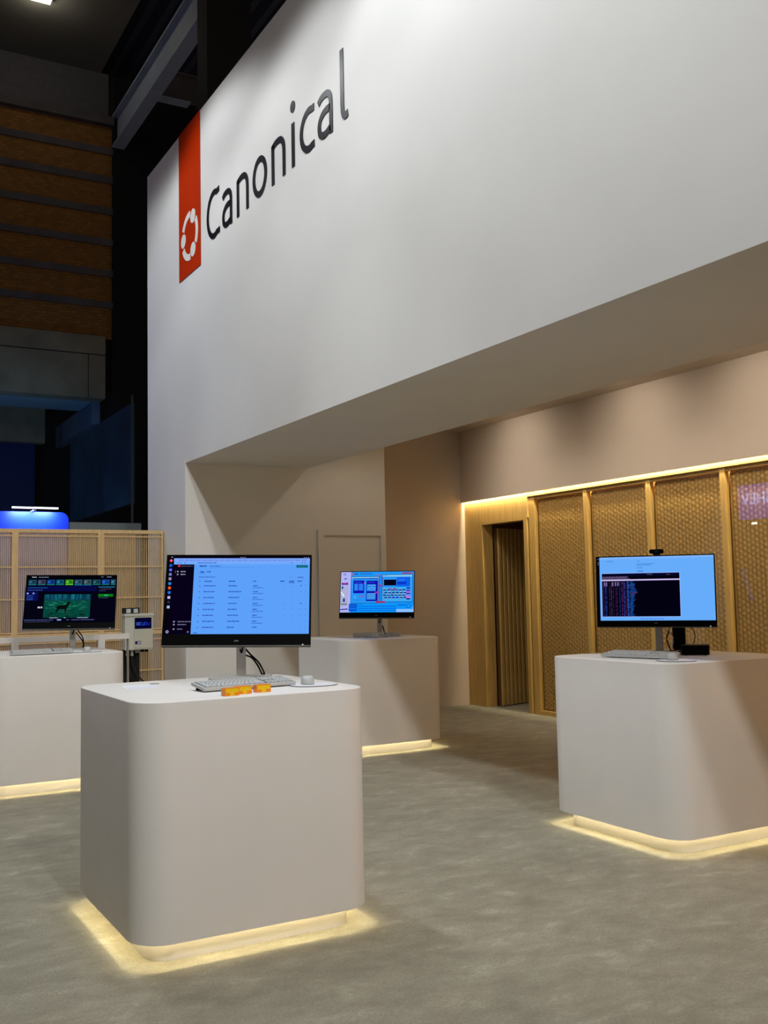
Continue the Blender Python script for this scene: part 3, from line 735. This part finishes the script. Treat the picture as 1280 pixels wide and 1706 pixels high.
# webcam
wc = thing('webcam', 'small black webcam clipped on top of the right monitor', 'webcam', (0, 0, 0))
wv = m4.matrix_basis @ Vector((0.02, -0.125, 0.402 + 0.2345))
wc.location = wv; wc.rotation_euler = (0, 0, R(-50.5))
MB().rings([[(x, y, z) for x, z in rrect(-0.045, 0.045, 0.010, 0.038, 0.012, 4)][::-1] for y in (-0.015, 0.025)]).build('camera_body', BLACK, wc)
mb = MB(); mb.rings([[(0.011 * math.cos(a), y, 0.024 + 0.011 * math.sin(a)) for a in [2 * math.pi * k / 14 for k in range(14)]] for y in (-0.014, -0.020)], smooth=True); mb.build('lens', mat('lens_glass', (30, 30, 42), 0.1), wc)
MB().box(-0.022, 0.022, -0.006, 0.035, 0.001, 0.012).build('clip', BLACK, wc)

# ------------------------------------------------------------------ keyboards, pads, mice
def make_keyboard(label, x, y, rz):
    t = thing('keyboard', label, 'keyboard', (x, y, PH), rz, 'pale grey keyboards')
    W, D = 0.4705, 0.15; tilt = R(7)
    MB().prism(rrect(0, W, 0, D, 0.008, 3), 0, 0.014, 0.003).build('case', GREYP, t, loc=(0, 0, 0.006), rot=(tilt, 0, 0))
    MB().box(0.010, W - 0.010, 0.010, D - 0.012, 0.0140, 0.0144).build('key_bed', KEYGAP, t, loc=(0, 0, 0.006), rot=(tilt, 0, 0))
    for fx in (0.03, W - 0.03): MB().box(fx - 0.012, fx + 0.012, D - 0.03, D - 0.02, 0, 0.022).build('foot', BLACK, t)
    n = 0
    rows = [(0.011, [1.25, 1.25, 1.25, 5.6, 1.25, 1.25, 1.25, 1.25]), (0.031, [2.2] + [1] * 10 + [2.6]), (0.051, [1.7] + [1] * 11 + [2.1]), (0.071, [1.4] + [1] * 12 + [1.4]), (0.091, [1] * 13 + [1.8]), (0.115, [1] * 14 + [0.8])]
    src = {}
    for yy, ws in rows:
        tot = sum(ws); u = 0.300 / tot; xx = 0.012
        for wd in list(ws):
            src.setdefault(round(wd * u, 4), []).append((xx, yy)); xx += wd * u
        for cx in (0.322, 0.3415, 0.361): 
            if yy not in (0.051,): src.setdefault(0.0195, []).append((cx, yy))
        for cx in (0.386, 0.4055, 0.425, 0.4445)[:4]: src.setdefault(0.0195, []).append((cx - 0.002, yy))
    for wd, spots in src.items():
        first = None
        for (xx, yy) in spots:
            if first is None:
                g_ = 0.0016
                kb = MB(); kb.rings([[(a, b, 0.0144) for a, b in ((g_, g_), (wd - g_, g_), (wd - g_, 0.0175), (g_, 0.0175))], [(a, b, 0.019) for a, b in ((g_ + 0.001, g_ + 0.001), (wd - g_ - 0.001, g_ + 0.001), (wd - g_ - 0.001, 0.0165), (g_ + 0.001, 0.0165))]], cap0=False)
                first = kb.build('key', KEY, t); c = first
            else:
                c = first.copy(); COL.objects.link(c); c.parent = t
            v = Matrix.Rotation(tilt, 3, 'X') @ Vector((xx, yy, 0))
            c.location = (v.x, v.y, v.z + 0.006); c.rotation_euler = (tilt, 0, 0)
    return t
kb = make_keyboard('pale grey keyboard behind the yellow-fronted boxes on the nearest pedestal', 1.535, 4.36, R(5))
copy_tree(kb, (1.37, 8.33, PH), R(-2), 'pale grey keyboard below the deer monitor')
copy_tree(kb, (4.65, 8.86, PH), R(-30), 'grey keyboard below the block diagram monitor')
copy_tree(kb, (4.29, 4.86, PH), R(-77), 'grey keyboard below the webcam monitor')

def make_pad(label, x, y, rz):
    t = thing('mouse_pad', label, 'mouse pad', (x, y, PH), rz, 'rounded mouse pads')
    pts = [(0.115 * math.cos(a) * (1 if abs(math.cos(a)) < 2 else 1), 0.095 * math.sin(a)) for a in [2 * math.pi * k / 36 for k in range(36)]]
    MB().prism(pts, 0.0, 0.003).build('pad_base', PADEDGE, t)
    MB().prism([(a * 0.985, b * 0.985) for a, b in pts], 0.003, 0.0042).build('pad_top', MATPAD, t)
    return t
def make_mouse(label, x, y, rz):
    t = thing('mouse', label, 'mouse', (x, y, PH + 0.0042), rz, 'pale computer mice')
    mb = MB(); rings = []
    for k in range(9):
        f = k / 8; h = 0.037 * math.sin(min(1, f * 1.0) * math.pi / 2); s_ = math.cos(f * math.pi / 2) ** 0.30 if f < 1 else 0.03
        rings.append([(0.032 * s_ * math.copysign(abs(math.cos(a)) ** 0.8, math.cos(a)), 0.054 * s_ * math.copysign(abs(math.sin(a)) ** 0.8, math.sin(a)) + 0.004 * f, 0.001 + h) for a in [2 * math.pi * q / 28 for q in range(28)]])
    mb.rings(rings, smooth=True); mb.build('shell', GREYP, t)
    mb = MB(); mb.rings([[(x_, 0.030 + 0.008 * math.cos(a), 0.026 + 0.008 * math.sin(a)) for a in [2 * math.pi * q / 12 for q in range(12)]] for x_ in (-0.004, 0.004)], smooth=True); mb.build('scroll_wheel', KEYGAP, t)
    return t
pd = make_pad('rounded mouse pad at the right of the nearest pedestal', 2.075, 4.36, R(-5))
ms = make_mouse('pale mouse on the pad of the nearest pedestal', 2.062, 4.40, R(-25))
for (x, y, rz, l1, l2) in ((1.965, 8.40, R(-13), 'mouse pad below the deer monitor', 'pale mouse below the deer monitor'),
                           (4.78, 8.63, R(-30), 'mouse pad in front of the block diagram monitor', 'mouse in front of the block diagram monitor'),
                           (4.375, 4.31, R(-60), 'mouse pad below the webcam monitor', 'pale mouse below the webcam monitor')):
    copy_tree(pd, (x, y, PH), rz, l1); copy_tree(ms, (x + 0.01, y + 0.04, PH + 0.0042), -math.atan2(x, y), l2)

# mini computer by the webcam monitor
mc = thing('mini_computer', 'flat black mini computer right of the webcam monitor', 'computer', (4.86, 4.62, PH), R(-48))
MB().prism(rrect(-0.085, 0.085, -0.08, 0.08, 0.02, 5), 0.004, 0.062, 0.005).build('case', BLACK, mc)
for sx in (-0.06, 0.06):
    for sy in (-0.055, 0.055): MB().box(sx - 0.01, sx + 0.01, sy - 0.01, sy + 0.01, 0, 0.004).build('foot', BLACKM, mc)
cable('cable', [(-0.083, 0.04, 0.03), (-0.13, 0.05, 0.025), (-0.18, 0.07, 0.012), (-0.23, 0.07, 0.008)], 0.004, BLACKM, mc)
cable('cable', [(-0.083, 0.02, 0.025), (-0.13, 0.02, 0.008), (-0.2, 0.03, 0.006)], 0.004, BLACKM, mc)

# three amber boxes with a yellow T front
def make_box(label, x, y, rz):
    t = thing('amber_box', label, 'box', (x, y, PH), rz, 'small amber boxes in a row')
    W, D, H = 0.070, 0.036, 0.034
    MB().rings([[(a, y_, b) for a, b in rrect(-W / 2, W / 2, 0, H, 0.004, 3)][::-1] for y_ in (0, D)]).build('shell', AMBER, t)
    mb = MB(); poly(mb, [(-0.031, 0.031), (-0.031, 0.0135), (-0.010, 0.0135), (-0.010, 0.001), (0.010, 0.001), (0.010, 0.0135), (0.031, 0.0135), (0.031, 0.031)][::1], lambda a, b, d: (a, -d, b), 0.0015)
    mb.build('front_plate', YELLOW, t)
    return t
bx = make_box('amber box with yellow front, leftmost of the three on the nearest pedestal', 1.583, 4.14, R(4))
copy_tree(bx, (1.656, 4.18, PH), R(4), 'amber box with yellow front, middle of the three on the nearest pedestal')
copy_tree(bx, (1.752, 4.195, PH), R(4), 'amber box with yellow front, standing apart at the right of the three')
# sheets of paper
ps = thing('paper_sheet', 'white sheet lying at the left end of the nearest pedestal', 'paper', (1.385, 4.86, PH), R(-8))
MB().box(-0.075, 0.075, -0.105, 0.105, 0.0, 0.0012).build('sheet', mat('paper_white', (226, 228, 240), 0.8), ps)
MB().box(-0.065, 0.065, -0.10, 0.02, 0.0012, 0.0014).build('print_block', mat('print_lilac', (218, 220, 234), 0.8), ps)
cc = thing('desk_grommet', 'thin grey cable cover behind the paper sheet on the nearest pedestal', 'cable cover', (1.497, 4.985, PH), 0)
MB().prism(rrect(-0.022, 0.022, -0.03, 0.03, 0.02, 5), 0.0, 0.002).build('disc', mat('grommet_grey', (150, 154, 156), 0.5), cc)

# ------------------------------------------------------------------ slatted screen and white rail behind the left pedestal
YS = 11.3
sc = thing('slatted_screen', 'pale timber screen of thin upright slats behind the left pedestal', 'screen', (0, YS, 0))
MB().box(-1.2, 3.49, -0.03, 0.03, 2.205, 2.245).build('top_rail', PINE, sc)
for x in (-0.06, 0.90, 1.878, 2.785): MB().box(x - 0.034, x + 0.034, -0.034, 0.035, 1.118, 2.205).build('post', PINE, sc)
MB().box(3.47, 3.49, -0.03, 0.03, 0, 2.205).build('end_post', PINE, sc)
MB().box(-1.2, 3.47, -0.035, 0.035, 1.075, 1.118).build('mid_rail', PINE, sc)
for x in (-0.06, 0.90, 1.878, 2.785): MB().box(x - 0.034, x + 0.034, -0.03, 0.03, 0, 1.075).build('post', PINE, sc)
for z in (2.17, 1.835, 1.49, 1.135, 1.02, 0.675, 0.33): MB().box(-1.2, 3.47, -0.03, -0.016, z - 0.007, z + 0.007).build('batten', PINE, sc)
mb = MB()
x = -1.19
while x < 3.465:
    mb.box(x, x + 0.0075, -0.012, 0.002, 0.0, 2.205); x += 0.0205
mb.build('slats', PINE, sc, kind='stuff')
rl = thing('white_rail', 'white square-section rail on posts behind the deer monitor', 'rail', (0, 9.7, 0))
MB().box(-0.4, 2.665, -0.02, 0.03, 1.095, 1.145).build('top_rail', WHITE, rl)
for x in (-0.2, 0.80, 1.62, 2.40): MB().box(x - 0.033, x + 0.033, -0.02, 0.03, 0, 1.095).build('post', WHITE, rl)
MB().box(2.650, 2.665, 0.0, 0.03, 0, 1.095).build('end_post', mat('rail_grey', (150, 145, 136), 0.6), rl)

# radio unit on its black stand
es = thing('equipment_stand', 'black upright stand carrying the pale grey unit beside the left pedestal', 'stand', (2.775, 10.02, 0))
MB().box(-0.085, 0.085, 0.0, 0.03, 0.03, 1.385).build('board', BLACKM, es)
MB().box(-0.20, 0.20, -0.05, 0.20, 0, 0.03).build('foot_plate', BLACKM, es)
for x in (-0.032, 0.04): MB().box(x - 0.02, x + 0.02, -0.03, 0.0, 1.335, 1.375).build('bracket', GREYP, es)
nu = thing('radio_unit', 'pale grey wall-box unit with a small dark blue display, left of the nearest monitor', 'device', (2.825, 9.9, 0.975))
MB().prism(rrect(-0.145, 0.135, 0.0, 0.115, 0.012, 4), 0.0, 0.330, 0.004).build('case', mat('unit_grey', (204, 206, 196), 0.5, vary=0.02), nu)
MB().box(-0.152, 0.142, -0.010, 0.119, 0.330, 0.352).build('lid', mat('unit_grey', (204, 206, 196)), nu)
MB().box(-0.055, 0.132, -0.006, 0.002, 0.012, 0.322).build('front_door', mat('unit_front', (196, 196, 182), 0.5), nu)
P = Picture(); P.rect(0, 0, 1, 1, (4, 4, 44)); P.rect(0.0, 0.0, 1, 0.06, (2, 2, 18))
cx = 0.17
for k, c in enumerate(((70, 120, 220), (60, 110, 225), (44, 80, 215), (30, 50, 190), (26, 42, 170))):
    u = 0.17 + 0.165 * k; w_ = 0.060; hh = 0.125; v = 0.55
    def arcq(a0, a1, n=16): return [(u + w_ * math.cos(R(a0 + (a1 - a0) * q / n)), v - hh * math.sin(R(a0 + (a1 - a0) * q / n))) for q in range(n + 1)]
    if k == 0: path = arcq(0, 360)
    elif k == 1: path = arcq(50, 310)
    elif k == 3: path = [(u - w_, v - hh), (u - w_ * 0.1, v - hh)] + arcq(75, -75) + [(u - w_, v + hh), (u - w_, v - hh)]
    else: path = [(u - w_, v - hh)] + arcq(180, 360) + [(u + w_, v - hh)]
    L_, Q_ = ribbon([(a, b * 0.6) for a, b in path], 0.030)
    for i in range(len(L_) - 1): P.poly([(L_[i].x, L_[i].y / 0.6), (L_[i + 1].x, L_[i + 1].y / 0.6), (Q_[i + 1].x, Q_[i + 1].y / 0.6), (Q_[i].x, Q_[i].y / 0.6)], c)
P.build('display', 0.168, 0.108, nu, (0.034, -0.0075, 0.258), (0, 0, 0))
P = Picture(); P.rect(0, 0, 1, 1, (22, 14, 40)); P.poly([(0.34, 0.8), (0.52, 0.2), (0.9, 0.2), (0.9, 0.8)], (150, 145, 165)); P.rect(0.06, 0.2, 0.26, 0.8, (40, 10, 60))
P.build('sticker', 0.056, 0.028, nu, (-0.018, -0.0075, 0.068), (0, 0, 0))  # sticker faces emit, so its lit look is part of the colour
for x in (-0.105, -0.06):
    mb = MB(); mb.rings([[(x + r_ * math.cos(a), 0.06 + r_ * math.sin(a), z) for a in [2 * math.pi * q / 14 for q in range(14)]] for r_, z in ((0.012, -0.062), (0.016, -0.06), (0.016, -0.035), (0.011, -0.033), (0.011, -0.02), (0.017, -0.018), (0.017, 0.0))], smooth=True); mb.build('cable_gland', GREYP, nu)
MB().box(-0.035, 0.005, 0.03, 0.08, -0.032, 0).build('connector_block', mat('connector_grey', (120, 116, 118), 0.5), nu)
for x in (0.040, 0.085):
    MB().box(x - 0.014, x + 0.014, 0.04, 0.075, -0.026, 0).build('connector', BLACK, nu)
cable('cable', [(-0.105, 0.06, -0.06), (-0.11, 0.05, -0.14), (-0.06, 0.02, -0.28), (0.0, -0.02, -0.42), (0.06, -0.04, -0.60), (0.1, -0.05, -0.97)], 0.009, BLACKM, nu)
cable('cable', [(-0.06, 0.06, -0.06), (-0.058, 0.05, -0.14), (-0.02, 0.02, -0.24), (0.04, -0.02, -0.32), (0.10, -0.04, -0.38), (0.17, -0.05, -0.48), (0.2, -0.05, -0.97)], 0.009, BLACKM, nu)

# ------------------------------------------------------------------ neighbouring stands behind the screen
gp = MB().box(3.04, 4.02, 14.0, 14.08, 0, 2.53).build('grey_partition', mat('partition_grey', (128, 138, 138), 0.8)); tag(gp, 'low grey partition top showing over the slatted screen', 'partition')
lp = MB().box(-3, 2.63, 12.3, 12.36, 0, 2.28).build('lilac_partition', mat('partition_lilac', (166, 154, 176), 0.8)); tag(lp, 'dull lilac partition glimpsed through the gaps of the slatted screen', 'partition')
tp = MB().box(2.65, 3.47, 12.3, 12.36, 0, 2.28).build('tan_partition', mat('partition_tan', (186, 160, 122), 0.8)); tag(tp, 'tan partition behind the right end of the slatted screen', 'partition')
bb = thing('blue_booth_wall', 'blue booth wall with rounded top corner, under the bright light bar', 'booth wall', (2.2, 16.0, 0))
mb = MB(); pts = [(-1.8, 0), (1.255, 0)] + [(1.255 - 0.12 + 0.12 * math.cos(R(a)), 2.83 - 0.12 + 0.12 * math.sin(R(a))) for a in range(0, 91, 10)] + [(-1.8, 2.83)]
mb.rings([[(a, y, b) for a, b in pts][::-1] for y in (0, 0.12)]); mb.build('blue_panel', mat('blue_board', (0, 56, 235), 0.5), bb)
lb = thing('light_bar', 'slim white light bar above the blue booth wall', 'lamp', (2.92, 15.82, 2.83))
MB().tube([(-0.33, 0, 0.045), (0.34, 0, 0.045)], 0.012).build('lamp_tube', emission('white_tube', (235, 245, 255), 6.0), lb)
MB().box(-0.02, 0.02, 0.0, 0.30, 0.0, 0.02).build('lamp_arm', SILVER, lb)
d = bpy.data.lights.new('bar_glow', 'AREA'); d.shape = 'RECTANGLE'; d.size = 0.62; d.size_y = 0.03; d.energy = 12; d.color = (0.7, 0.85, 1)
o = bpy.data.objects.new('bar_glow', d); COL.objects.link(o); o.parent = lb; o.location = (0, 0.02, 0.03); o.rotation_euler = (R(35), 0, 0)

# blue sign of another stand, seen mirrored in the glass of the lattice wall
bs = thing('blue_sign', 'blue sign with pale letters, seen mirrored in the lattice glass', 'sign', (-5.0, 16.2, 3.13))
MB().box(-0.15, 0, -1.5, 1.40, 0, 1.3).build('sign_box', mat('sign_blue', (30, 40, 180), 0.5, emit=(28, 34, 190), estr=5.0), bs)
cu = bpy.data.curves.new('letters', 'FONT'); cu.body = 'SHEV'; cu.size = 0.40; cu.extrude = 0.01; cu.align_x = 'RIGHT'
ob = bpy.data.objects.new('letters', cu); COL.objects.link(ob); bpy.context.view_layer.update()
me = bpy.data.meshes.new_from_object(ob.evaluated_get(bpy.context.evaluated_depsgraph_get())); bpy.data.objects.remove(ob)
me.materials.append(emission('sign_letters', (150, 180, 255), 8.0))
so = bpy.data.objects.new('sign_letters', me); COL.objects.link(so); so.parent = bs; so.location = (0.012, 1.28, 0.36)
so.rotation_euler = (R(90), 0, R(90))
for y, wd in ((0.92, 0.10), (0.45, 0.06), (0.3, 0.2)): MB().box(-0.08, 0.0, y, y + wd, -0.14, -0.09).build('sign_lamp', emission('sign_lamp', (245, 250, 240), 22.0), bs)

# ------------------------------------------------------------------ the old hall far behind
wb = setting('wall_far', 'far hall wall of brown brick courses between concrete bands')
MB().box(-10, 6.72, 26.1, 26.5, 8.25, 14.0).build('brickwork', BRICK, wb)
for zc in (13.32, 12.54, 11.69, 10.84, 10.0, 9.16):
    z0, z1 = zc - 0.09, zc + 0.09
    MB().box(-10, 6.74, 26.05, 26.12, z0, z1).build('concrete_band', mat('band_concrete', (84, 78, 84), 0.9, vary=0.2, scale=1.3), wb)
MB().box(-10, 6.74, 25.92, 26.12, 14.0, 14.22).build('concrete_band', mat('band_concrete', (84, 78, 84)), wb)
MB().box(-10, 6.60, 26.0, 26.14, 14.22, 15.4).build('upper_band', mat('grey_render', (86, 84, 92), 0.9, vary=0.1), wb)
MB().box(-10, 6.52, 25.95, 26.5, 7.80, 8.28).build('concrete_lintel', CONC, wb)
MB().box(-10, 6.08, 25.97, 26.5, 6.65, 7.775).build('concrete_lintel', CONC, wb)
MB().box(6.10, 6.52, 25.97, 26.5, 6.65, 7.775).build('concrete_lintel', CONC, wb)
MB().box(-10, 6.52, 26.5, 28.0, 6.65, 6.8).build('lintel_soffit', mat('blue_grey_soffit', (120, 140, 160), 0.8), wb)
MB().box(-10, 5.80, 30.0, 30.4, 6.02, 7.2).build('concrete_lintel', CONC, wb)
MB().box(-10, 5.58, 30.3, 30.5, 0, 6.02).build('blue_infill', mat('navy_wall', (12, 24, 80), 0.8, vary=0.2, scale=0.6), wb)
MB().box(6.30, 6.52, 26.5, 31, 6.05, 6.65).build('side_beam', mat('side_beam_blue', (70, 90, 120), 0.8), wb)
MB().box(-10, 6.40, 6, 26.6, 15.4, 15.7).build('ceiling', mat('slab_underside', (96, 94, 90), 0.9, vary=0.15, scale=0.8), kind='structure')
deck = MB()
n = 64
vs = []; fs = []
for i in range(n + 1):
    x = 6.4 + 0.22 * i; z = 15.9 + (0.07 if i % 2 else -0.02)
    vs += [(x, 6, z), (x, 34, z)]
for i in range(n): fs.append((2 * i, 2 * i + 1, 2 * i + 3, 2 * i + 2))
deck.add(vs, fs).build('ceiling', mat('roof_deck', (40, 44, 66), 0.6), kind='structure')
MB().box(-12, 20, 33.5, 34, 0, 16).build('wall_far', mat('hall_black_backing', (14, 15, 22), 0.9), kind='structure')  # black backing added to keep the gap in the hall wall dark
hl = thing('ceiling_lamp', 'small glowing ceiling lamp at the top left corner', 'lamp', (4.30, 23.12, 15.4))
MB().box(-0.27, 0.27, -0.12, 0.12, -0.10, 0).build('lamp_case', mat('lamp_case', (90, 90, 88), 0.5), hl)
MB().box(-0.24, 0.24, -0.10, 0.10, -0.13, -0.10).build('lamp_diffuser', emission('lamp_face', (255, 246, 200), 12.0), hl)
d = bpy.data.lights.new('lamp_light', 'POINT'); d.energy = 22; d.color = (1, 0.93, 0.72); d.shadow_soft_size = 0.15
o = bpy.data.objects.new('lamp_light', d); COL.objects.link(o); o.parent = hl; o.location = (0, 0, -0.3)
# steel beam: bottom flange, web, top flange
sb = thing('steel_beam', 'long grey steel beam under the roof above the white wall', 'beam', (6.86, 26, 13.42))
MB().box(-0.16, 0.16, -17, 0, 0, 0.05).build('lower_flange', STEEL, sb)
MB().box(-0.02, 0.02, -17, 0, 0.05, 0.82).build('web', STEEL, sb)
MB().box(-0.16, 0.16, -17, 0, 0.82, 0.87).build('upper_flange', STEEL, sb)
pu = thing('cross_beam', 'short cross beam joining the long steel beam', 'beam', (7.02, 24, 14.0))
MB().box(0, 1.12, -0.14, 0.14, 0, 0.05).build('lower_flange', STEEL, pu)
MB().box(0, 1.5, -0.02, 0.02, 0.05, 0.72).build('web', mat('darker_steel', (84, 74, 78), 0.7), pu)  # web and upper flange coloured darker than the lower flange
MB().box(0, 1.5, -0.14, 0.14, 0.72, 0.77).build('upper_flange', mat('darker_steel', (84, 74, 78)), pu)
hc = MB().box(5.76, 6.58, 16, 16.5, 0, 16).build('steel_column', DARKSTEEL); tag(hc, 'tall black column rising behind the white header wall', 'column')
dc = MB().box(6.74, 9.0, 26.0, 26.6, 0, 15.4).build('black_drape', mat('black_cloth', (6, 6, 12), 0.95)); tag(dc, 'black drape hanging beside the far brick wall', 'drape')
dp = thing('dark_panel', 'dark blue scratched panel beyond the booth, left of the white wall', 'panel', (4.43, 16, 0))
MB().box(0, 0.06, 0.0, 4.4, 3.0, 4.62).build('sheet', mat('navy_panel', (24, 70, 104), 0.5, vary=0.35, scale=1.2), dp)
MB().box(0.0, 0.03, -0.03, 0.0, 0.0, 4.75).build('edge_strip', mat('edge_grey', (70, 84, 92), 0.5), dp)
